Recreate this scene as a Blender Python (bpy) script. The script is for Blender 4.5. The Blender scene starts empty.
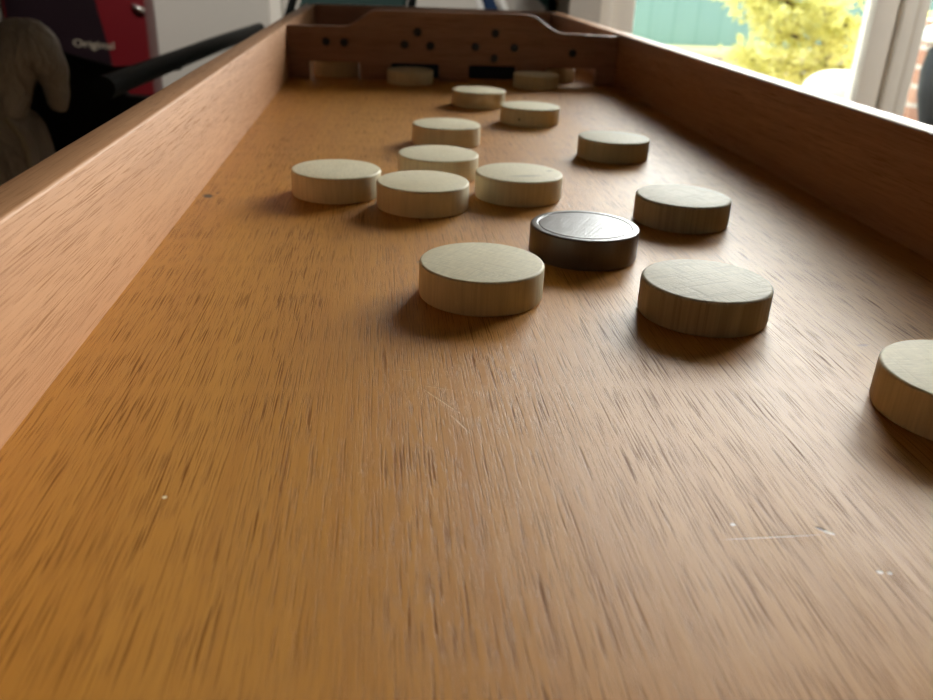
import bpy, bmesh, math, random
from mathutils import Vector, Matrix, noise as mnoise
random.seed(7)
SC = bpy.context.scene
COL = SC.collection
PI = math.pi

# ------------------------------------------------------------------ node helpers
class NT:
    def __init__(s, mat):
        s.t = mat.node_tree; s.t.nodes.clear()
    def n(s, typ, **kw):
        nd = s.t.nodes.new(typ)
        for k, v in kw.items():
            if k.startswith('i_'):
                nd.inputs[k[2:].replace('_', ' ')].default_value = v
            else:
                setattr(nd, k, v)
        return nd
    def l(s, a, b): s.t.links.new(a, b)
    def math(s, op, a, b=None, c=None, clamp=False):
        nd = s.n('ShaderNodeMath', operation=op, use_clamp=clamp)
        for i, v in enumerate((a, b, c)):
            if v is None: continue
            if isinstance(v, (int, float)): nd.inputs[i].default_value = v
            else: s.l(v, nd.inputs[i])
        return nd.outputs[0]
    def mix(s, fac, a, b, blend='MIX'):
        nd = s.n('ShaderNodeMix', data_type='RGBA', blend_type=blend)
        for sock, v in ((nd.inputs[0], fac), (nd.inputs[6], a), (nd.inputs[7], b)):
            if isinstance(v, (int, float)): sock.default_value = v
            elif isinstance(v, (tuple, list)): sock.default_value = (*v[:3], 1)
            else: s.l(v, sock)
        return nd.outputs[2]
    def ramp(s, f, lo, hi, a=0.0, b=1.0):
        nd = s.n('ShaderNodeMapRange'); nd.clamp = True
        s.l(f, nd.inputs[0])
        for i, v in enumerate((lo, hi, a, b)): nd.inputs[i + 1].default_value = v
        return nd.outputs[0]
    def coords(s, scale=(1, 1, 1), loc=(0, 0, 0), rot=(0, 0, 0), src=None):
        if src is None: src = s.n('ShaderNodeTexCoord').outputs['Object']
        mp = s.n('ShaderNodeMapping')
        mp.inputs['Scale'].default_value = scale; mp.inputs['Location'].default_value = loc; mp.inputs['Rotation'].default_value = rot
        s.l(src, mp.inputs[0]); return mp.outputs[0]
    def noise(s, vec, scale=1, detail=3, rough=.5, dist=0):
        nd = s.n('ShaderNodeTexNoise'); nd.inputs['Scale'].default_value = scale; nd.inputs['Detail'].default_value = detail
        nd.inputs['Roughness'].default_value = rough; nd.inputs['Distortion'].default_value = dist
        s.l(vec, nd.inputs['Vector']); return nd.outputs[0]
    def mark(s, cx, cy, ln, wd, ang, soft=.35):
        """a small elliptical mark on a horizontal face: 1 inside, 0 outside"""
        src = s.n('ShaderNodeTexCoord').outputs['Object']
        sub = s.n('ShaderNodeVectorMath', operation='SUBTRACT'); s.l(src, sub.inputs[0]); sub.inputs[1].default_value = (cx, cy, 0)
        rot = s.n('ShaderNodeVectorRotate', rotation_type='Z_AXIS'); s.l(sub.outputs[0], rot.inputs['Vector']); rot.inputs['Angle'].default_value = -ang
        mul = s.n('ShaderNodeVectorMath', operation='MULTIPLY'); s.l(rot.outputs[0], mul.inputs[0]); mul.inputs[1].default_value = (1 / ln, 1 / wd, 0)
        le = s.n('ShaderNodeVectorMath', operation='LENGTH'); s.l(mul.outputs[0], le.inputs[0])
        return s.ramp(le.outputs['Value'], 1 - soft, 1 + soft, 1, 0)
    def finish(s, color, rough=.5, spec=.5, bump=None, bstr=.2, bdist=.001, metallic=0, coat=0, coat_rough=.1, sheen=0):
        p = s.n('ShaderNodeBsdfPrincipled'); o = s.n('ShaderNodeOutputMaterial')
        if isinstance(color, (tuple, list)): p.inputs['Base Color'].default_value = (*color[:3], 1)
        else: s.l(color, p.inputs['Base Color'])
        if isinstance(rough, (int, float)): p.inputs['Roughness'].default_value = rough
        else: s.l(rough, p.inputs['Roughness'])
        p.inputs['Specular IOR Level'].default_value = spec; p.inputs['Metallic'].default_value = metallic
        p.inputs['Coat Weight'].default_value = coat; p.inputs['Coat Roughness'].default_value = coat_rough
        p.inputs['Sheen Weight'].default_value = sheen
        if bump is not None:
            b = s.n('ShaderNodeBump'); b.inputs['Strength'].default_value = bstr; b.inputs['Distance'].default_value = bdist
            s.l(bump, b.inputs['Height']); s.l(b.outputs[0], p.inputs['Normal'])
        s.l(p.outputs[0], o.inputs[0]); return p

def new_mat(name):
    m = bpy.data.materials.new(name); m.use_nodes = True
    return m, NT(m)

def plain(name, col, rough=.6, spec=.4, nscale=60, namp=.12, bstr=.15, **kw):
    m, t = new_mat(name)
    v = t.coords(); nz = t.noise(v, nscale, 4)
    c = t.mix(nz, tuple(c * (1 - namp) for c in col), tuple(min(1, c * (1 + namp)) for c in col))
    t.finish(c, rough, spec, nz, bstr, .001, **kw); return m

def wood(name, base, dark, pale, pore, along='y', rough=.36, spec=.5, pore_amt=.7, bstr=.35, marks=(), blotch=.6, swirl=.0):
    """varnished veneer: broad tone drift, fine streaks and short dark pores along one axis"""
    m, t = new_mat(name)
    ax = {'x': 0, 'y': 1, 'z': 2}[along]
    def sc(across, along_):
        v = [across] * 3; v[ax] = along_; return tuple(v)
    obj = t.n('ShaderNodeTexCoord').outputs['Object']
    wob = t.noise(t.coords(sc(9, 3), src=obj), 1, 2)
    # tone drift
    big = t.noise(t.coords(sc(16, 2.2), src=obj), 1, 4, .55, .4)
    c = t.mix(t.ramp(big, .32, .7, 0, 1), dark, pale)
    c = t.mix(1 - blotch, c, base)
    # streaks
    st = t.noise(t.coords(sc(330, 9), src=obj), 1, 3, .6)
    c = t.mix(t.ramp(st, .35, .72, 0, .55), c, pale)
    st2 = t.noise(t.coords(sc(110, 4), loc=(3, 1, 2), src=obj), 1, 2, .5)
    c = t.mix(t.ramp(st2, .48, .75, 0, .45), c, dark)
    # pores
    p1 = t.noise(t.coords(sc(3300, 58), src=obj), 1, 1.5, .5)
    p2 = t.noise(t.coords(sc(1900, 33), loc=(5, 7, 1), src=obj), 1, 1.5, .5)
    clus = t.ramp(t.noise(t.coords(sc(40, 6), loc=(2, 9, 4), src=obj), 1, 2), .36, .62, .5, 1)
    pm = t.math('MAXIMUM', t.ramp(p1, .56, .66, 0, .8), t.ramp(p2, .585, .65, 0, 1))
    pm = t.math('MULTIPLY', pm, clus)
    c = t.mix(t.math('MULTIPLY', pm, pore_amt), c, pore)
    h = t.math('SUBTRACT', t.math('MULTIPLY', st, .6), t.math('MULTIPLY', pm, .8))
    for (cx, cy, ln, wd, an, col, amt) in marks:
        k = t.mark(cx, cy, ln, wd, an)
        c = t.mix(t.math('MULTIPLY', k, amt), c, col)
        h = t.math('SUBTRACT', h, t.math('MULTIPLY', k, .8 * amt))
    r = t.ramp(big, .3, .7, rough - .04, rough + .06)
    p = t.finish(c, r, spec, h, bstr, .0006)
    t.l(t.math('MULTIPLY', t.math('SUBTRACT', 1.0, t.math('MULTIPLY', pm, .85)), spec), p.inputs['Specular IOR Level']); return m

def disc_mat(name, col, rough=.62, hatch=0., stain=False, spec=.25, sc_dir=.6):
    m, t = new_mat(name)
    tc = t.n('ShaderNodeTexCoord'); obj = tc.outputs['Object']
    info = t.n('ShaderNodeObjectInfo')
    off = t.n('ShaderNodeVectorMath', operation='ADD'); t.l(obj, off.inputs[0])
    cmb = t.n('ShaderNodeCombineXYZ'); t.l(info.outputs['Random'], cmb.inputs[0]); t.l(info.outputs['Random'], cmb.inputs[1])
    t.l(cmb.outputs[0], off.inputs[1]); src = off.outputs[0]
    g = t.noise(t.coords((900, 260, 50), src=src), 1, 4, .6)
    b = t.noise(t.coords((38, 20, 30), src=src), 1, 3)
    c = t.mix(t.ramp(g, .3, .7), tuple(x * .88 for x in col), tuple(min(1, x * 1.07) for x in col))
    c = t.mix(t.ramp(b, .45, .7, 0, .35), c, (col[0] * .8, col[1] * .72, col[2] * .6))
    hz = t.math('MULTIPLY', g, .5)
    # saw marks / fine crossing scratches on the top face
    s1 = t.noise(t.coords((50, 1000, 10), rot=(0, 0, sc_dir), src=src), 1, 1)
    s2 = t.noise(t.coords((1000, 50, 10), rot=(0, 0, sc_dir - .25), src=src), 1, 1)
    sm = t.math('MAXIMUM', t.ramp(s1, .53, .63), t.ramp(s2, .55, .65))
    c = t.mix(t.math('MULTIPLY', sm, .08 + .4 * hatch), c, tuple(x * .5 for x in col))
    hz = t.math('SUBTRACT', hz, t.math('MULTIPLY', sm, .3 + hatch))
    if stain:
        k = t.mark(.003, -.010, .0065, .0018, .15, .9)
        c = t.mix(t.math('MULTIPLY', k, .55), c, (.12, .10, .09))
        k = t.mark(.019, .004, .002, .0012, .5, .6)
        c = t.mix(t.math('MULTIPLY', k, .7), c, (.14, .11, .07))
    t.finish(c, rough, spec, hz, .22, .0004); return m

# ------------------------------------------------------------------ materials
BOARD_MARKS = [
    (-.0997, .4803, .0026, .0042, .3, (.03, .015, .008), .95),
    (-.0955, .4870, .0012, .0012, 0, (.05, .02, .01), .7),
    (.1821, .2733, .0024, .0011, .2, (.20, .09, .03), .45),
    (.1113, .1614, .0014, .0006, -.7, (.8, .66, .42), .7),  # dent, its highlight painted as a pale fleck
    (.1100, .1628, .0012, .0006, -.7, (.12, .06, .02), .9),
    (.1164, .1460, .0007, .0006, 0, (.8, .66, .42), .7),  # second dent, highlight painted in the same way
    (.1185, .1455, .0006, .0005, 0, (.8, .66, .42), .6),
    (.0880, .1655, .0006, .0005, 0, (.8, .66, .42), .6),
    (.0165, .3672, .0012, .0009, 0, (.04, .02, .01), .9),
    (-.0560, .1830, .0006, .0006, 0, (.95, .85, .6), .9),
    (.0960, .1600, .0105, .0002, .03, (.75, .58, .36), .6),
    (.0180, .2330, .0090, .0002, -1.0, (.75, .52, .26), .6),
    (.0230, .2180, .0060, .0002, -1.15, (.75, .52, .26), .6),
    (.0075, .2550, .0025, .0002, -.2, (.75, .52, .26), .6),
    (.0170, .2420, .0050, .0002, -.35, (.75, .52, .26), .5),
]
M = {}
M['board'] = wood('board_veneer', (.46, .195, .022), (.37, .138, .013), (.55, .252, .038), (.13, .040, .005), 'y', .47, .37, .85, .24, BOARD_MARKS)
M['rail'] = wood('rail_wood', (.44, .215, .095), (.34, .150, .060), (.54, .285, .140), (.14, .055, .022), 'y', .54, .32, .5, .18)
M['gate'] = wood('gate_wood', (.36, .195, .125), (.28, .14, .085), (.44, .25, .165), (.08, .03, .015), 'x', .42, .45, .5, .3)
M['stud'] = plain('stud_metal', (.045, .050, .060), .5, .5, 300, .2, .05, metallic=.5)
M['pale'] = disc_mat('pale_beech', (.69, .61, .43))
M['pale2'] = disc_mat('pale_beech_sawn', (.46, .40, .29), .58, .9)
M['pale4'] = disc_mat('pale_beech_scratched', (.60, .53, .37), .6, .22)
M['pale5'] = disc_mat('pale_beech_grey', (.48, .42, .29), .6, .15)
M['pale3'] = disc_mat('pale_beech_stained', (.69, .61, .43), .55, 0, True)
M['walnut'] = disc_mat('walnut_dark', (.085, .056, .043), .36, .15, spec=.6)
M['backing'] = plain('navy_gate_shade', (.006, .012, .022), .8, .2)
M['knot'] = plain('knot_dark', (.03, .018, .01), .7)
M['leather'] = None
m, t = new_mat('brown_leather')
v = t.coords(); nz = t.noise(v, 260, 3); wr = t.noise(t.coords((1, 1, .6)), 22, 4, .6, 1.2)
c = t.mix(wr, (.18, .145, .11), (.38, .31, .24))
t.finish(c, t.ramp(wr, .3, .7, .28, .48), .6, t.math('ADD', t.math('MULTIPLY', nz, .08), wr), .8, .02); M['leather'] = m
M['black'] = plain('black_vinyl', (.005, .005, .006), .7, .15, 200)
M['blackmetal'] = plain('black_powder_coat', (.005, .006, .006), .65, .15, 200)
M['red'] = plain('red_enamel', (.125, .005, .009), .35, .5, 8, .06, .02)
M['maroon'] = plain('dark_maroon', (.010, .004, .007), .4, .4, 20, .3, .02)
M['letters'] = plain('cream_lettering', (.36, .31, .24), .6)
M['chrome'] = plain('handle_steel', (.75, .72, .72), .2, .5, 40, .05, .01, metallic=1)
M['panel'] = plain('dark_fill_cut', (.10, .08, .065), .7, .3, 30, .1, .1)  # unseen wall behind the camera, made dark to cut fill light
M['wall'] = plain('painted_plaster', (.52, .50, .46), .85, .2, 90, .03, .05)
M['ceil'] = plain('white_ceiling', (.62, .61, .58), .9, .2, 90, .02, .03)
M['white'] = plain('white_upvc', (.88, .85, .78), .4, .4, 20, .03, .02)
M['floor'] = wood('floor_oak', (.30, .19, .10), (.24, .15, .08), (.36, .23, .13), (.12, .06, .03), 'y', .4, .4, .4, .1)
M['tablewood'] = wood('table_pine', (.40, .26, .14), (.34, .21, .10), (.46, .31, .18), (.2, .1, .05), 'y', .5, .4, .3, .1)
M['teal'] = plain('teal_fabric', (.030, .105, .125), .8, .2, 300, .25, .3, sheen=.2)
M['navy'] = plain('navy_fabric', (.012, .030, .075), .8, .2, 300, .25, .3)
M['dgreen'] = plain('dark_green_fabric', (.022, .045, .042), .8, .2, 300, .25, .3)
M['whitemetal'] = plain('white_tube_metal', (.80, .80, .78), .3, .5, 30, .03, .02)
M['ground'] = plain('pale_gravel', (.50, .45, .37), .9, .1, 40, .25, .4)
M['coping'] = plain('pale_timber', (.72, .62, .30), .7, .2, 30, .15, .2)
M['render'] = plain('beige_render', (.40, .35, .28), .9, .1, 50, .1, .2)
M['whitewash'] = plain('white_render', (.82, .80, .75), .8, .2, 40, .05, .1)
M['cushion'] = plain('white_canvas', (.85, .84, .80), .8, .2, 120, .04, .2)
M['pot'] = plain('charcoal_pot', (.008, .009, .011), .5, .3, 30, .1, .05)
M['potlid'] = plain('pale_enamel', (.70, .74, .68), .35, .5, 30, .05, .02)
M['bark'] = plain('conifer_bark', (.12, .08, .05), .9, .1, 60, .3, .5)
# green stained boards
m, t = new_mat('green_stain')
v = t.coords(); w = t.n('ShaderNodeTexWave', wave_type='BANDS', bands_direction='X'); t.l(v, w.inputs[0]); w.inputs['Scale'].default_value = 2.2; w.inputs['Distortion'].default_value = .3
g = t.noise(t.coords((30, 30, 2)), 1, 4)
c = t.mix(g, (.150, .250, .215), (.180, .295, .255)); c = t.mix(t.ramp(w.outputs['Fac'], 0, .06, .3, 0), c, (.08, .17, .14))
t.finish(c, .7, .3, w.outputs['Fac'], .2, .004); M['fence'] = m
# brick
m, t = new_mat('garden_brick')
b = t.n('ShaderNodeTexBrick'); t.l(t.coords((1, 1, 1), rot=(PI / 2, 0, 0)), b.inputs[0])
b.inputs['Color1'].default_value = (.42, .22, .15, 1); b.inputs['Color2'].default_value = (.52, .30, .21, 1); b.inputs['Mortar'].default_value = (.6, .55, .48, 1)
b.inputs['Scale'].default_value = 4.5; b.inputs['Mortar Size'].default_value = .03
t.finish(b.outputs['Color'], .85, .2, b.outputs['Fac'], .4, .01); M['brick'] = m
# golden conifer needles: leaf colour with some light passing through
m, t = new_mat('golden_needles')
info = t.noise(t.coords(), 9, 3)
c = t.mix(t.ramp(info, .35, .65), (.56, .53, .15), (.84, .80, .38))
d = t.n('ShaderNodeBsdfDiffuse'); tr = t.n('ShaderNodeBsdfTranslucent'); mx = t.n('ShaderNodeMixShader'); o = t.n('ShaderNodeOutputMaterial')
t.l(c, d.inputs[0]); t.l(c, tr.inputs[0]); mx.inputs[0].default_value = .45
t.l(d.outputs[0], mx.inputs[1]); t.l(tr.outputs[0], mx.inputs[2]); t.l(mx.outputs[0], o.inputs[0]); M['needle'] = m
# window glass (thin sheet)
m, t = new_mat('window_glass')
tr = t.n('ShaderNodeBsdfTransparent'); tr.inputs[0].default_value = (.96, .98, .97, 1)
gl = t.n('ShaderNodeBsdfGlossy'); gl.inputs['Roughness'].default_value = .02
fr = t.n('ShaderNodeFresnel'); fr.inputs[0].default_value = 1.2
mx = t.n('ShaderNodeMixShader'); o = t.n('ShaderNodeOutputMaterial')
t.l(fr.outputs[0], mx.inputs[0]); t.l(tr.outputs[0], mx.inputs[1]); t.l(gl.outputs[0], mx.inputs[2]); t.l(mx.outputs[0], o.inputs[0]); M['glass'] = m

# ------------------------------------------------------------------ geometry helpers
def box(bm, x0, x1, y0, y1, z0, z1, bev=0, seg=2):
    vs = [bm.verts.new((x, y, z)) for z in (z0, z1) for y in (y0, y1) for x in (x0, x1)]
    fs = [(0, 2, 3, 1), (4, 5, 7, 6), (0, 1, 5, 4), (2, 6, 7, 3), (0, 4, 6, 2), (1, 3, 7, 5)]
    faces = [bm.faces.new([vs[i] for i in f]) for f in fs]
    if bev:
        es = list({e for f in faces for e in f.edges})
        bmesh.ops.bevel(bm, geom=es, offset=bev, segments=seg, profile=.5, affect='EDGES')
    return bm

def lathe(bm, prof, n=64, center=(0, 0, 0)):
    rings = []
    for r, z in prof:
        if r < 1e-6: rings.append([bm.verts.new((center[0], center[1], center[2] + z))])
        else: rings.append([bm.verts.new((center[0] + r * math.cos(2 * PI * i / n), center[1] + r * math.sin(2 * PI * i / n), center[2] + z)) for i in range(n)])
    for a, b in zip(rings, rings[1:]):
        for i in range(n):
            j = (i + 1) % n
            if len(a) == 1: bm.faces.new((a[0], b[j], b[i])) if len(b) > 1 else None
            elif len(b) == 1: bm.faces.new((a[i], a[j], b[0]))
            else: bm.faces.new((a[i], a[j], b[j], b[i]))
    return bm

def tube(bm, pts, r, n=12, caps=True):
    pts = [Vector(p) for p in pts]; rs = r if isinstance(r, (list, tuple)) else [r] * len(pts)
    rings = []; up = None
    for i, p in enumerate(pts):
        d = (pts[min(i + 1, len(pts) - 1)] - pts[max(i - 1, 0)]).normalized()
        if up is None: up = d.orthogonal().normalized()
        up = (up - d * up.dot(d)).normalized(); side = d.cross(up)
        rings.append([bm.verts.new(p + rs[i] * (math.cos(2 * PI * k / n) * up + math.sin(2 * PI * k / n) * side)) for k in range(n)])
    for a, b in zip(rings, rings[1:]):
        for i in range(n): bm.faces.new((a[i], a[(i + 1) % n], b[(i + 1) % n], b[i]))
    if caps:
        bm.faces.new(rings[0][::-1]); bm.faces.new(rings[-1])
    return bm

def prism_xz(bm, poly, y0, y1, bev=0):
    """outline in the x-z plane (no holes), given a real thickness along y"""
    f = bm.faces.new([bm.verts.new((x, y0, z)) for x, z in poly])
    r = bmesh.ops.extrude_face_region(bm, geom=[f])
    bmesh.ops.translate(bm, verts=[v for v in r['geom'] if isinstance(v, bmesh.types.BMVert)], vec=(0, y1 - y0, 0))
    return bm

def link(name, bm, mat, parent=None, smooth=True, angle=40):
    bmesh.ops.recalc_face_normals(bm, faces=bm.faces)
    me = bpy.data.meshes.new(name); bm.to_mesh(me); bm.free()
    me.materials.append(M[mat] if isinstance(mat, str) else mat)
    if smooth:
        me.shade_smooth(); me.set_sharp_from_angle(angle=math.radians(angle))
    o = bpy.data.objects.new(name, me); COL.objects.link(o)
    if parent is not None:
        o.parent = parent; o.matrix_parent_inverse = world_of(parent).inverted()
    return o

def world_of(o):
    m = Matrix.LocRotScale(o.location, o.rotation_euler, o.scale)
    if o.parent: m = world_of(o.parent) @ o.matrix_parent_inverse @ m
    return m

def thing(name, label, cat, loc=(0, 0, 0), group=None):
    o = bpy.data.objects.new(name, None); COL.objects.link(o); o.location = loc; o.empty_display_size = .05
    o['label'] = label; o['category'] = cat
    if group: o['group'] = group
    return o

def tag(o, label, cat, group=None):
    o['label'] = label; o['category'] = cat
    if group: o['group'] = group
    return o

def struct(name, bm, mat, parent=None, **kw):
    o = link(name, bm, mat, parent, **kw)
    if parent is None: o['kind'] = 'structure'
    return o

def bmn(): return bmesh.new()

# ------------------------------------------------------------------ the shuffleboard tray (board top is z = 0, runs along +y)
XL, XR, XLO, XRO = -.1056, .2728, -.1218, .2890
Y0, YG, YB = -.45, 1.005, 1.43
tray = thing('shuffleboard_tray', 'long varnished wooden table shuffleboard tray with raised rails and a gated end board', 'game board', (.0836, .49, -.022))
link('playing_board', box(bmn(), XL - .004, XR + .004, Y0, YB + .012, -.010, 0, 0), 'board', tray, smooth=False)
link('side_rail', box(bmn(), XLO, XL, Y0 - .016, YB + .016, -.022, .0572, .0014, 3), 'rail', tray)
link('side_rail', box(bmn(), XR, XRO, Y0 - .016, YB + .016, -.022, .0580, .0018, 3), 'rail', tray)
link('end_rail', box(bmn(), XL, XR, YB, YB + .016, -.022, .0585, .0014, 3), 'gate', tray)
link('end_rail', box(bmn(), XL, XR, Y0 - .016, Y0, -.022, .030, .0014, 3), 'rail', tray)
# gate board: shaped top edge and four rectangular gates cut from the bottom
G = [(-.0826, -.0253), (.0099, .0652), (.0996, .1548), (.1905, .2495)]
HG = .0188
poly = [(XL, .0003)]
for a, b in G:
    poly += [(a, .0003), (a, HG - .0015), (a + .0015, HG), (b - .0015, HG), (b, HG - .0015), (b, .0003)]
poly += [(XR, .0003), (XR, .0552), (.2080, .0566)]
def ramp_pts(xa, za, xb, zb, n=10):
    return [(xa + (xb - xa) * k / n, za + (zb - za) * (.5 - .5 * math.cos(PI * k / n))) for k in range(1, n + 1)]
poly += ramp_pts(.2080, .0566, .1640, .0757) + [(-.0040, .0750)] + ramp_pts(-.0040, .0750, -.0440, .0568) + [(XL, .0562)]
gate = link('gate_board', prism_xz(bmn(), poly, YG, YG + .009), 'gate', tray, smooth=False)
bv = gate.modifiers.new('soft_edges', 'BEVEL'); bv.width = .0012; bv.segments = 2; bv.limit_method = 'ANGLE'; bv.angle_limit = math.radians(50)
for (x, z) in [(-.0629, .0399), (-.0428, .0395), (.0398, .0531), (.0252, .0393), (.0548, .0386), (.1286, .0542), (.1063, .0390), (.1514, .0392), (.1283, .0271), (.2197, .0352)]:
    b = lathe(bmn(), [(0, .0024), (.0022, .0022), (.0038, .0013), (.0047, 0), (.0047, -.0006), (0, -.0006)], 20)
    bmesh.ops.rotate(b, verts=b.verts, cent=(0, 0, 0), matrix=Matrix.Rotation(PI / 2, 3, 'X'))
    bmesh.ops.translate(b, verts=b.verts, vec=(x, YG - .0001, z))
    link('score_stud', b, 'stud', gate)
o = link('gate_shade_panel', box(bmn(), G[1][0] - .012, G[2][1] + .012, YG + .030, YG + .034, .0002, .036), 'backing', tray, smooth=False); o['label'] = 'dark navy lining panel behind the middle gates, standing in for shade'  # added dark sheet stands in for the shade inside these openings
# low partitions behind the gate board
for xa, xb in ((G[0][1], G[1][0]), (G[2][1], G[3][0])):
    x = (xa + xb) / 2
    link('partition', box(bmn(), x - .003, x + .003, YG + .009, YB, .0002, .045, .0006), 'gate', tray)

# ------------------------------------------------------------------ discs
R, T = .026, .01474
def disc_mesh(edge=.0022, rim=False):
    prof = [(0, 0), (R - .0012, 0), (R - .0004, .0003), (R, .0012), (R, T - edge)]
    for k in range(1, 6):
        a = PI / 2 * k / 5
        prof.append((R - edge + edge * math.cos(a), T - edge + edge * math.sin(a)))
    if rim: prof += [(R - .0032, T), (R - .0036, T - .0003), (R - .0041, T - .0003), (R - .0044, T - .00005)]
    prof += [(0, T)]
    return lathe(bmn(), prof, 96)
DG = 'loose discs on the shuffleboard'
def first(name, bm, mat, label):
    o = link(name, bm, mat, None, angle=25); tag(o, label, 'disc', DG); return o
pale = first('wooden_disc', disc_mesh(.0012), 'pale', '')
sawn = first('wooden_disc', disc_mesh(.0016), 'pale2', '')
stained = first('wooden_disc', disc_mesh(.0013), 'pale3', '')
dark = first('wooden_disc', disc_mesh(.0010, True), 'walnut', '')
discs = [
    (pale, -.0271, .4899, 'pale disc lying nearest the left rail, leftmost of the open-board cluster'),
    (pale, .0224, .4636, 'pale disc at the front of the cluster of four, right of the leftmost disc'),
    (pale, .0356, .5384, 'pale disc directly behind the front disc of the cluster, partly hidden by it'),
    (stained, .0807, .4884, 'pale disc with a small dark stain on its top, right of the cluster'),
    (pale, .0484, .6465, 'pale disc alone behind the cluster, midway to the gates'),
    (pale, .1292, .7448, 'pale disc with a tiny dark knot on its side, overlapping another on its left'),
    (pale, .0932, .8357, 'pale disc farthest out on open board before the gates, left of the knotted disc'),
    (pale, .0407, .3260, 'large near pale disc with pale scratches, in front of and left of the dark disc'),
    (dark, .0962, .3798, 'dark brown walnut disc, the only dark one'),
    (sawn, .1295, .3050, 'cross-hatched grey-beige disc in front right of the dark disc, with a strong shadow'),
    (sawn, .1650, .4391, 'beige disc with a rough sawn top just behind right of the dark disc'),
    (pale, .1689, .6064, 'grey-beige disc standing alone toward the right rail, far beyond the dark disc'),
    (pale, .1846, .2205, 'pale disc cut off by the right edge of the photo, nearest the camera'),
    (pale, .0313, .9856, 'pale disc stuck in the mouth of the second gate from the left'),
    (pale, .1742, .9780, 'shaded disc resting against the gate board right of the third gate'),
]
used = set(); placed = []
for i, (src, x, y, lab) in enumerate(discs):
    if src.name in used:
        o = src.copy(); COL.objects.link(o)
    else:
        o = src; used.add(src.name)
    o.location = (x, y, .0001); o.rotation_euler = (0, 0, (i * 1.7) % 6.28 if src is not stained else 0); o['label'] = lab
    placed.append(o)
for k, mm in ((7, 'pale4'), (11, 'pale5')):
    placed[k].material_slots[0].link = 'OBJECT'; placed[k].material_slots[0].material = M[mm]
sawn.rotation_euler.z = .35; placed[10].rotation_euler.z = 2.1
kb = bmn(); bmesh.ops.create_uvsphere(kb, u_segments=12, v_segments=8, radius=.0011)
kx, ky = .1292 - .0125, .7448 - .0226
bmesh.ops.scale(kb, verts=kb.verts, vec=(1, .5, .9)); bmesh.ops.translate(kb, verts=kb.verts, vec=(kx, ky, .0062))
link('knot', kb, 'knot', placed[5])
for (x, y, z, lab) in [(-.0540, 1.0405, 0, 'bottom disc of the two stacked inside the leftmost gate'), (-.0535, 1.0405, T + .0001, 'top disc of the two stacked inside the leftmost gate'),
                       (.2060, 1.0420, 0, 'bottom disc of the two stacked inside the rightmost gate'), (.2050, 1.0420, T + .0001, 'top disc of the two stacked inside the rightmost gate')]:
    o = pale.copy(); COL.objects.link(o); o.location = (x, y, z + .0001); o['label'] = lab; o['group'] = 'discs scored in the gates'; o.rotation_euler = (0, 0, x * 30)

# ------------------------------------------------------------------ table under the tray
FZ = -.78
tb = thing('table', 'narrow wooden table carrying the shuffleboard tray', 'table', (.0836, .45, FZ))
link('tabletop', box(bmn(), -.10, .27, -.40, 1.35, -.050, -.022, .003), 'tablewood', tb)
for x in (-.08, .20):
    for y in (-.36, 1.26):
        link('leg', box(bmn(), x, x + .05, y, y + .05, FZ, -.050, .003), 'tablewood', tb)

# ------------------------------------------------------------------ the room
CZ = 1.62
XW, YW, YF = .337, 1.60, 2.62         # window wall starts at x = XW on y = YW; alcove back at YF
RX, LX, BY = 2.1, -2.1, -2.4
struct('floor', box(bmn(), LX - .1, RX + .1, BY - .1, YF + .1, FZ - .1, FZ), 'floor', smooth=False)
struct('ceiling', box(bmn(), LX - .1, RX + .1, BY - .1, YF + .1, CZ, CZ + .1), 'ceil', smooth=False)
struct('wall_back', box(bmn(), LX - .1, XW + .12, YF, YF + .1, FZ, CZ), 'wall', smooth=False)
struct('wall_alcove', box(bmn(), XW, XW + .12, YW + .10, YF, FZ, CZ), 'wall', smooth=False)
struct('wall_left', box(bmn(), LX - .1, LX, BY, YF, FZ, CZ), 'wall', smooth=False)
struct('wall_right', box(bmn(), RX, RX + .1, BY, YW + .1, FZ, CZ), 'wall', smooth=False)
W1, W2 = (.395, 1.005), (1.005, 1.98)      # window_1, window_2 openings in x
WZ0, WZ1 = -.55, 1.30
b = bmn()
box(b, XW, W1[0], YW, YW + .10, FZ, CZ); box(b, W2[1], RX, YW, YW + .10, FZ, CZ)
box(b, W1[0], W2[1], YW, YW + .10, FZ, WZ0); box(b, W1[0], W2[1], YW, YW + .10, WZ1, CZ)
struct('wall_window', b, 'wall', smooth=False)
struct('wall_front', box(bmn(), LX - .1, RX + .1, BY - .1, BY, FZ, CZ), 'panel', smooth=False)
# window_1: broad white fixed frame with an inner sash
def frame(bm, x0, x1, z0, z1, wl, wr, wt, wb, y0, y1, bev=.004):
    box(bm, x0, x0 + wl, y0, y1, z0, z1, bev); box(bm, x1 - wr, x1, y0, y1, z0, z1, bev)
    box(bm, x0 + wl, x1 - wr, y0, y1, z0, z0 + wb, bev); box(bm, x0 + wl, x1 - wr, y0, y1, z1 - wt, z1, bev)
def window(name, x0, x1, wl, wr, sash):
    w = bpy.data.objects.new(name, None); COL.objects.link(w); w.location = ((x0 + x1) / 2, YW + .05, WZ0); w['kind'] = 'structure'
    b = bmn(); frame(b, x0, x1, WZ0, WZ1, wl, wr, .05, .05, YW + .005, YW + .075); link('window_frame', b, 'white', w)
    b = bmn(); frame(b, x0 + wl, x1 - wr, WZ0 + .05, WZ1 - .05, sash, sash, .03, .03, YW + .02, YW + .062); link('sash', b, 'white', w)
    b = bmn(); box(b, x0 + wl + sash, x1 - wr - sash, YW + .038, YW + .042, WZ0 + .08, WZ1 - .08); link('pane', b, 'glass', w, smooth=False)
    return w
window('window_1', W1[0], W1[1], .022, .028, .048)
window('window_2', W2[0], W2[1], .018, .05, .015)
# slim white upright on the back wall
struct('trim_1', box(bmn(), -.318, -.284, YF - .035, YF, FZ, CZ, .004), 'white')

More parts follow.
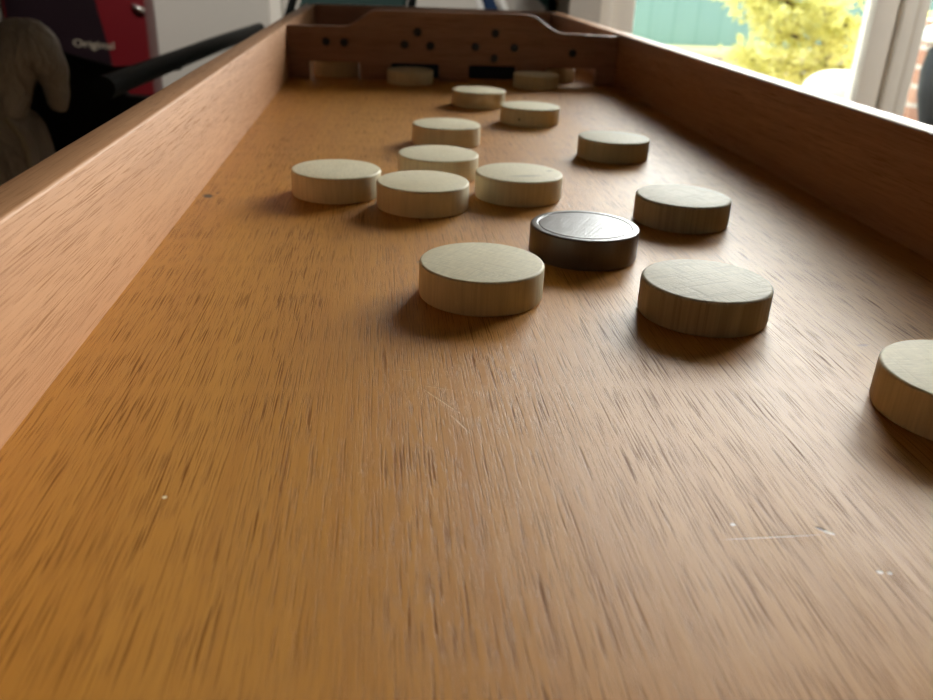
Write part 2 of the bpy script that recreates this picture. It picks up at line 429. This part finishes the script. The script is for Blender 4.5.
# ------------------------------------------------------------------ things left of the tray
# red cabinet with a dark maroon panel and a steel handle
cb = thing('red_cabinet', 'tall glossy red cabinet with dark panel against the far grey wall', 'cabinet', (-.82, 2.56, FZ))
CY = 2.50
link('body', box(bmn(), -1.010, -.640, CY, 2.615, FZ, .55, .010, 4), 'red', cb)
b = bmn(); poly = [(-1.0, -.24), (-.735, -.24), (-.750, -.10), (-.762, -.03), (-.775, .10), (-.80, .20), (-.88, .28), (-1.0, .28)]
prism_xz(b, poly, CY - .0025, CY + .0005); o = link('dark_panel', b, 'maroon', cb, smooth=False); o['label'] = 'dark maroon panel'
cu = bpy.data.curves.new('lettering', 'FONT'); cu.body = 'Original'; cu.size = .034; cu.extrude = .0006; cu.align_x = 'CENTER'; cu.materials.append(M['letters'])
o = bpy.data.objects.new('lettering', cu); COL.objects.link(o)
o.location = (-.785, CY - .0033, -.124); o.rotation_euler = (PI / 2, .05, 0); o.parent = cb; o.matrix_parent_inverse = world_of(cb).inverted(); o.scale = (1, .8, 1)
bpy.context.view_layer.update()
me = bpy.data.meshes.new_from_object(o); o2 = bpy.data.objects.new('lettering_mesh', me); COL.objects.link(o2)
o2.parent = cb; o2.matrix_parent_inverse = o.matrix_parent_inverse; o2.location = o.location; o2.rotation_euler = o.rotation_euler; o2.scale = o.scale; o2['label'] = 'cream lettering'
bpy.data.objects.remove(o); o2.name = 'lettering'
b = bmn(); tube(b, [(-.668, CY - .004, -.014), (-.660, CY - .014, -.017), (-.648, CY - .014, -.021), (-.643, CY - .004, -.023)], .007, 10); link('handle', b, 'chrome', cb)

# black padded bench with a long rail
bn = thing('workout_bench', 'long black padded bench with a straight metal rail left of the tray', 'bench', (-.40, 1.75, FZ))
rail_pts = [(-.306, .985, -.014), (-.305, 1.2, -.018), (-.302, 1.7, -.028), (-.300, 2.22, -.042)]
b = bmn(); tube(b, rail_pts, [.013, .013, .014, .015], 14); link('rail', b, 'blackmetal', bn)
b = bmn(); tube(b, [(-.305, 1.36, -.030), (-.345, 1.36, -.038), (-.402, 1.36, -.043), (-.471, 1.36, -.025), (-.488, 1.36, -.020)], .008, 12); link('cross_bar', b, 'blackmetal', bn)
b = bmn(); prism_xz(b, [(-.49, -.022), (-.471, -.026), (-.402, -.044), (-.392, -.078), (-.340, -.080), (-.340, -.60), (-.555, -.60), (-.555, -.020)], 1.35, 1.385); o = link('end_panel', b, 'black', bn)  # bench end, widened leftward as dark stand-in for shade under the chair arm
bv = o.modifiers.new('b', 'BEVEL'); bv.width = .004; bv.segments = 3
b = bmn(); box(b, -.49, -.32, 1.385, 2.15, -.62, -.50, .02, 3); link('seat', b, 'black', bn)
for x, y, zt in ((-.46, 1.42, -.55), (-.46, 2.10, -.55), (-.345, 1.42, -.55)):
    b = bmn(); tube(b, [(x, y, FZ), (x, y, zt + .02)], .012, 10); link('leg', b, 'blackmetal', bn)
b = bmn(); tube(b, [(-.301, 2.19, FZ), (-.301, 2.19, -.04)], .015, 10); link('leg', b, 'blackmetal', bn)

# brown leather armchair: only the puffy end of one arm is in frame
ch = thing('leather_armchair', 'brown leather armchair with a puffy wrinkled arm, cut by the left photo edge', 'armchair', (-.80, 1.6, FZ))
def puffy(bm, amp=.006, freq=14, seed=0):
    for v in bm.verts:
        n = mnoise.noise_vector(v.co * freq + Vector((seed, 0, 0)))
        v.co += Vector(n) * amp
def skin_arm(path, radii, n=22, squash=1.0):
    b = bmn(); P = []; Rr = []
    for i in range(len(path) - 1):
        p0, p1 = Vector(path[max(i - 1, 0)]), Vector(path[i]); p2, p3 = Vector(path[i + 1]), Vector(path[min(i + 2, len(path) - 1)])
        for k in range(8):
            s = k / 8
            P.append(.5 * ((2 * p1) + (p2 - p0) * s + (2 * p0 - 5 * p1 + 4 * p2 - p3) * s * s + (3 * p1 - p0 - 3 * p2 + p3) * s ** 3))
            Rr.append(radii[i] + (radii[i + 1] - radii[i]) * (3 * s * s - 2 * s ** 3))
    P.append(Vector(path[-1])); Rr.append(radii[-1])
    # rounded ends
    d0 = (P[0] - P[1]).normalized(); d1 = (P[-1] - P[-2]).normalized()
    P = [P[0] + d0 * Rr[0] * .6, P[0] + d0 * Rr[0] * .35] + P + [P[-1] + d1 * Rr[-1] * .35, P[-1] + d1 * Rr[-1] * .6]
    Rr = [Rr[0] * .35, Rr[0] * .8] + Rr + [Rr[-1] * .8, Rr[-1] * .35]
    tube(b, P, Rr, n); return b
b = skin_arm([(-.548, 1.25, -.150), (-.525, 1.25, -.075), (-.505, 1.25, -.015), (-.478, 1.255, .000), (-.462, 1.26, -.022), (-.457, 1.265, -.055), (-.461, 1.27, -.078)], [.030, .032, .036, .036, .026, .017, .013])
puffy(b, .005, 26); link('arm', b, 'leather', ch, angle=80)
b = bmn(); box(b, -1.15, -.572, 1.29, 1.48, -.60, .000, .05, 6); bmesh.ops.subdivide_edges(b, edges=b.edges, cuts=3, use_grid_fill=True); puffy(b, .006, 12, 4); link('arm', b, 'leather', ch, angle=80)
b = bmn(); prism_xz(b, [(-.78, -.60), (-.505, -.60), (-.484, -.20), (-.480, -.155), (-.490, -.105), (-.51, -.085), (-.60, -.07), (-.78, -.07)], 1.22, 1.31); bmesh.ops.bevel(b, geom=list(b.edges), offset=.02, segments=4, affect='EDGES', profile=.5)
puffy(b, .006, 14, 9); link('side_panel', b, 'leather', ch, angle=80)
b = bmn(); tube(b, [(-.515, 1.222, -.090), (-.500, 1.222, -.115), (-.495, 1.222, -.135), (-.497, 1.225, -.17)], .004, 10); o = link('piping', b, plain('tan_piping', (.30, .24, .16), .6), ch); o['label'] = 'tan piping'
b = bmn(); box(b, -1.10, -.53, 1.48, 1.76, -.60, -.36, .05, 5); link('seat_cushion', b, 'leather', ch)
b = bmn(); box(b, -1.32, -1.08, 1.29, 1.90, -.60, .18, .07, 5); link('backrest', b, 'leather', ch)
b = bmn(); box(b, -1.15, -.53, 1.76, 1.92, -.60, -.30, .05, 6); link('arm', b, 'leather', ch)
for x in (-1.22, -.58):
    for y in (1.36, 1.84):
        b = bmn(); lathe(b, [(0, 0), (.018, 0), (.026, .19), (0, .19)], 16, (x, y, FZ)); link('foot', b, 'blackmetal', ch)

# ------------------------------------------------------------------ chairs beyond the end of the tray (only their backs show)
def chair(name, label, x0, x1, y, fabric, frame_mat, lean, kind, z_top=.16, group='chairs beyond the tray'):
    """lean = sideways slant of the back's left and right edges, (left, right) in metres per metre"""
    xm = (x0 + x1) / 2; c = thing(name, label, 'chair', (xm, y, FZ), group)
    zs = -.33
    b = bmn(); box(b, x0 - .02, x1 + .02, y - .36, y + .02, zs - .03, zs + .02, .012, 3); link('seat', b, fabric, c)
    zb = -.22
    poly = [(x0 - lean[0] * .25, zb), (x1 - lean[1] * .25, zb), (x1 + lean[1] * .15, z_top), (x0 + lean[0] * .15, z_top)]
    b = bmn(); prism_xz(b, poly, y, y + .035)
    o = link('backrest', b, fabric, c); bv = o.modifiers.new('b', 'BEVEL'); bv.width = .012; bv.segments = 3
    for s, xx in ((0, x0), (1, x1)):
        l = lean[s]; e = .012 if s else -.012
        b = bmn(); tube(b, [(xx - l * .28 + e, y + .04, FZ), (xx - l * .25 + e, y + .03, zb), (xx + e, y + .02, .03), (xx + l * .15 + e, y + .018, z_top + .01)], .009, 12)
        link('frame_post', b, frame_mat, c)
        b = bmn(); tube(b, [(xx + e, y - .34, FZ), (xx + e, y - .33, zs - .02)], .009, 12); link('leg', b, frame_mat, c)
    return c
chair('dining_chair', 'dark green chair behind the left end of the tray, only its top edge seen', -.178, .050, 1.90, 'dgreen', 'blackmetal', (.35, .1), 0)
chair('dining_chair', 'narrow navy chair with white tube frame behind the middle of the end board', .262, .298, 2.27, 'navy', 'whitemetal', (-.35, -.45), 0)
c = thing('dining_chair', 'teal chair with slanted back beside the white window frame', 'chair', (.26, 1.86, FZ), 'chairs beyond the tray')
b = bmn(); prism_xz(b, [(.345, .030), (.318, .052), (.262, .10), (.24, .16), (.318, .16), (.325, .09), (.332, -.05), (.332, -.2), (.345 - .04, -.2)][::-1], 1.72, 1.76)
o = link('backrest', b, 'teal', c); bv = o.modifiers.new('b', 'BEVEL'); bv.width = .004; bv.segments = 2
b = bmn(); box(b, .10, .30, 1.66, 1.84, -.34, -.28, .012, 3); link('seat', b, 'teal', c)
b = bmn(); box(b, .295, .33, 1.72, 1.76, -.34, -.15, .004); link('back_bracket', b, 'whitemetal', c)
for x, y in ((.12, 1.68), (.28, 1.68), (.12, 1.82), (.28, 1.82)):
    b = bmn(); tube(b, [(x, y, FZ), (x, y, -.33)], .009, 12); link('leg', b, 'whitemetal', c)

# ------------------------------------------------------------------ outside
GZ = -.95
struct('ground', box(bmn(), -8, 14, YF + .15, 16, GZ - .1, GZ), 'ground', smooth=False)
b = bmn(); box(b, XW + .2, 14, YW + .11, YF + .15, GZ - .1, GZ); struct('terrace', b, 'ground', smooth=False)
# green fence on a low rendered wall with a pale timber coping
lw = thing('garden_wall', 'low beige garden wall with a pale yellow coping below the green fence', 'wall', (2.6, 5.1, GZ))
link('masonry', box(bmn(), -.5, 6.5, 5.02, 5.20, GZ, -.322), 'render', lw, smooth=False)
link('coping', box(bmn(), -.5, 6.5, 5.00, 5.22, -.322, -.278, .006), 'coping', lw)
fn = thing('garden_fence', 'green stained board fence seen through the window behind the conifer', 'fence', (2.6, 5.16, -.278))
link('board_panel', box(bmn(), -.5, 6.5, 5.14, 5.17, -.276, .12), 'fence', fn, smooth=False)
for x in (-.3, 1.2, 2.7, 4.2, 5.7):
    link('post', box(bmn(), x, x + .08, 5.172, 5.215, -.276, .16, .004), 'fence', fn)
# golden conifer
tr = thing('conifer', 'golden yellow conifer shrub outside the window in front of the green fence', 'shrub', (1.75, 3.3, GZ))
b = bmn(); tube(b, [(1.75, 3.3, GZ), (1.74, 3.3, -.5), (1.72, 3.28, .0), (1.70, 3.28, .30)], [.05, .04, .025, .010], 10)
branches = [((1.72, 3.28, -.02), (1.20, 3.18, .09)), ((1.72, 3.28, -.08), (1.33, 3.16, .00)), ((1.72, 3.28, -.14), (1.44, 3.14, -.06)), ((1.73, 3.28, -.22), (1.31, 3.12, -.155)),
            ((1.73, 3.28, -.26), (1.42, 3.08, -.19)), ((1.72, 3.28, -.10), (1.62, 2.98, -.06)), ((1.72, 3.28, -.2), (1.70, 2.98, -.18)), ((1.72, 3.28, .05), (1.45, 3.2, .10)), ((1.72, 3.28, -.05), (1.93, 3.05, .0)),
            ((1.72, 3.28, -.15), (1.98, 3.1, -.12)), ((1.72, 3.28, -.25), (1.96, 3.08, -.25)), ((1.72, 3.28, .1), (1.80, 3.05, .12)), ((1.72, 3.28, .12), (1.60, 3.1, .16)), ((1.72, 3.28, .1), (1.4, 3.45, .2)),
            ((1.72, 3.28, .1), (2.0, 3.5, .2)), ((1.72, 3.28, -.1), (1.55, 3.05, .03)), ((1.72, 3.28, -.28), (1.60, 3.0, -.28)), ((1.72, 3.28, -.3), (1.80, 2.98, -.33)), ((1.72, 3.28, .2), (1.72, 3.25, .36))]
for a, e in branches:
    a, e = Vector(a), Vector(e); tube(b, [a, (a + e) / 2 + Vector((0, 0, .012)), e], [.012, .008, .003], 6)
link('trunk', b, 'bark', tr)
b = bmn(); rnd = random.Random(3)
for a, e in branches:
    a, e = Vector(a), Vector(e); L = (e - a).length; d = (e - a) / L
    nt = int(150 * L / .4)
    for k in range(nt):
        s = .22 + .80 * rnd.random() ** .8; spread = .045 + .05 * math.sin(min(s, 1) * PI)
        p = a + (e - a) * s + Vector((rnd.gauss(0, .6), rnd.gauss(0, .8), rnd.gauss(0, .45))) * spread
        for q in range(7):
            dr = (d * .7 + Vector((rnd.gauss(0, .6), rnd.gauss(0, .6), rnd.gauss(.1, .5)))).normalized()
            ln = rnd.uniform(.018, .036); wd = dr.cross(Vector((rnd.gauss(0, 1), rnd.gauss(0, 1), rnd.gauss(0, 1)))).normalized() * rnd.uniform(.0035, .006)
            v0 = b.verts.new(p - wd * .6); v1 = b.verts.new(p + dr * ln * .5 + wd); v2 = b.verts.new(p + dr * ln); v3 = b.verts.new(p + dr * ln * .5 - wd)
            b.faces.new((v0, v1, v2, v3))
link('foliage', b, 'needle', tr, smooth=False)
# white ledge and cushions close outside the window
lg = struct('terrace_ledge', box(bmn(), .70, 1.57, 2.34, 2.66, GZ, -.285, .01), 'whitewash'); del lg['kind']; tag(lg, 'white rendered ledge outside the window below the white cushions', 'ledge')
def cushion(x, y, w, h, lab):
    b = bmn(); bmesh.ops.create_uvsphere(b, u_segments=40, v_segments=24, radius=1)
    for v in b.verts:
        x_, y_, z_ = v.co; s = lambda u, p: math.copysign(abs(u) ** p, u)
        v.co = Vector((s(x_, .75) * w / 2, s(y_, .75) * .11, (s(z_, .8)) * h / 2))
    puffy(b, .006, 9, x)
    zmin = min(v.co.z for v in b.verts)
    for v in b.verts: v.co.z -= zmin
    o = link('outdoor_cushion', b, 'cushion'); o.location = (x, y, -.285); tag(o, lab, 'cushion', 'cushions on the ledge'); return o
cushion(1.125, 2.50, .25, .125, 'smaller white cushion on the ledge outside, lower left of the pair')
cushion(1.40, 2.50, .26, .155, 'larger white cushion on the ledge outside, beside the right window jamb')
# brick garden wall and dark pot at the far right
bw = link('brick_pier', box(bmn(), 1.62, 3.2, 2.50, 2.66, GZ, .02), 'brick', smooth=False); tag(bw, 'sunlit pinkish brick garden wall through the window at the right photo edge', 'wall')
pt = thing('garden_pot', 'dark rounded garden pot with a pale domed lid at the right photo edge', 'pot', (1.50, 2.15, GZ))
PX, PY = 1.50, 2.15
b = bmn(); lathe(b, [(0, GZ), (.10, GZ), (.10, GZ + .02), (.035, GZ + .06), (.03, -.32), (.06, -.24), (.085, -.15), (.092, -.09), (.085, -.035), (.07, -.022), (0, -.022)], 48, (PX, PY, 0)); link('body', b, 'pot', pt)
b = bmn(); lathe(b, [(0, -.020), (.095, -.021), (.112, -.014), (.113, -.004), (.10, .016), (.07, .033), (.03, .040), (0, .041)], 48, (PX, PY, 0)); link('lid', b, 'potlid', pt)

# ------------------------------------------------------------------ sky and daylight
world = bpy.data.worlds.new('sky'); SC.world = world; world.use_nodes = True
t = NT(world)
tc = t.n('ShaderNodeTexCoord')
def lobe(az, el, k, s):
    a, e = math.radians(az), math.radians(el)
    d = t.n('ShaderNodeVectorMath', operation='DOT_PRODUCT'); t.l(tc.outputs['Generated'], d.inputs[0]); d.inputs[1].default_value = (math.sin(a) * math.cos(e), math.cos(a) * math.cos(e), math.sin(e))
    return t.math('MULTIPLY', t.math('POWER', t.math('MAXIMUM', d.outputs['Value'], 0), k), s)
glow = t.math('ADD', lobe(48, 23, 9, 32), lobe(21, 24, 70, 5))
sep = t.n('ShaderNodeSeparateXYZ'); t.l(tc.outputs['Generated'], sep.inputs[0])
up = t.ramp(sep.outputs['Z'], -.02, .06)
bg1 = t.n('ShaderNodeBackground'); bg1.inputs[0].default_value = (.80, .90, 1, 1); bg1.inputs[1].default_value = 3.2
bg2 = t.n('ShaderNodeBackground'); bg2.inputs[0].default_value = (1, .97, .92, 1); t.l(t.math('MULTIPLY', glow, up), bg2.inputs[1])
ad = t.n('ShaderNodeAddShader'); o = t.n('ShaderNodeOutputWorld')
t.l(bg1.outputs[0], ad.inputs[0]); t.l(bg2.outputs[0], ad.inputs[1]); t.l(ad.outputs[0], o.inputs[0])
world.cycles.sampling_method = 'MANUAL'; world.cycles.sample_map_resolution = 512
def portal(name, x0, x1, z0, z1, y, ry):
    l = bpy.data.lights.new(name, 'AREA'); l.shape = 'RECTANGLE'; l.size = x1 - x0; l.size_y = z1 - z0; l.cycles.is_portal = True
    o = bpy.data.objects.new(name, l); COL.objects.link(o); o.location = ((x0 + x1) / 2, y, (z0 + z1) / 2); o.rotation_euler = (ry, 0, 0)
portal('daylight_portal', W1[0], W2[1], WZ0, WZ1, YW + .11, -PI / 2)

# added fill spots out of view, brightening the far wall and the window frames
def fill_spot(at, target, watts, deg):
    at = Vector(at); d = (Vector(target) - at).normalized(); top = Vector((at.x, at.y, CZ))
    sp = bpy.data.objects.new('added_fill_spot', None); COL.objects.link(sp); sp.location = top; sp['kind'] = 'structure'
    b = bmn(); lathe(b, [(0, -.004), (.045, -.004), (.045, 0), (0, 0)], 24, top); link('fill_spot_rose', b, 'white', sp)
    b = bmn(); tube(b, [top - Vector((0, 0, .003)), at - d * .05, at - d * .03], .008, 10); link('fill_spot_stalk', b, 'white', sp)
    b = bmn(); tube(b, [at - d * .06, at - d * .05, at + d * .05], [.02, .04, .045], 24, caps=False); link('fill_spot_shade', b, 'white', sp)
    ll = bpy.data.lights.new('added_fill_light', 'SPOT'); ll.energy = watts; ll.spot_size = math.radians(deg); ll.spot_blend = .4; ll.shadow_soft_size = .03; ll.color = (1, .94, .86)
    lo = bpy.data.objects.new('added_fill_light', ll); COL.objects.link(lo); lo.location = at + d * .055; lo.rotation_euler = d.to_track_quat('-Z', 'Y').to_euler()
fill_spot((-.30, 1.0, 1.50), (-.28, 2.62, -.08), 105, 44)
fill_spot((1.50, .10, 1.50), (.74, 1.60, .0), 95, 25)

# ------------------------------------------------------------------ camera
cam = bpy.data.cameras.new('camera'); co = bpy.data.objects.new('camera', cam); COL.objects.link(co)
pitch, roll, yaw = .436000, .0410176, .1092809
cy, sy = math.cos(yaw), math.sin(yaw)
fw = Vector((sy * math.cos(pitch), cy * math.cos(pitch), -math.sin(pitch)))
rt = Vector((cy, -sy, 0)); upv = rt.cross(fw)
r2 = math.cos(roll) * rt + math.sin(roll) * upv; u2 = -math.sin(roll) * rt + math.cos(roll) * upv
co.matrix_world = Matrix(((r2.x, u2.x, -fw.x, 0), (r2.y, u2.y, -fw.y, 0), (r2.z, u2.z, -fw.z, .126892), (0, 0, 0, 1)))
cam.sensor_width = 36; cam.lens = 832.3 / 933 * 36; cam.clip_start = .01; cam.clip_end = 100
cam.dof.use_dof = True; cam.dof.focus_distance = .30; cam.dof.aperture_fstop = 16
SC.camera = co

SC.view_settings.view_transform = 'Standard'; SC.view_settings.look = 'None'; SC.view_settings.gamma = 1
SC.view_settings.use_curve_mapping = False; SC.view_settings.exposure = 0.34
SC.cycles.use_denoising = True
SC.cycles.max_bounces = 8; SC.cycles.diffuse_bounces = 5; SC.cycles.transparent_max_bounces = 12
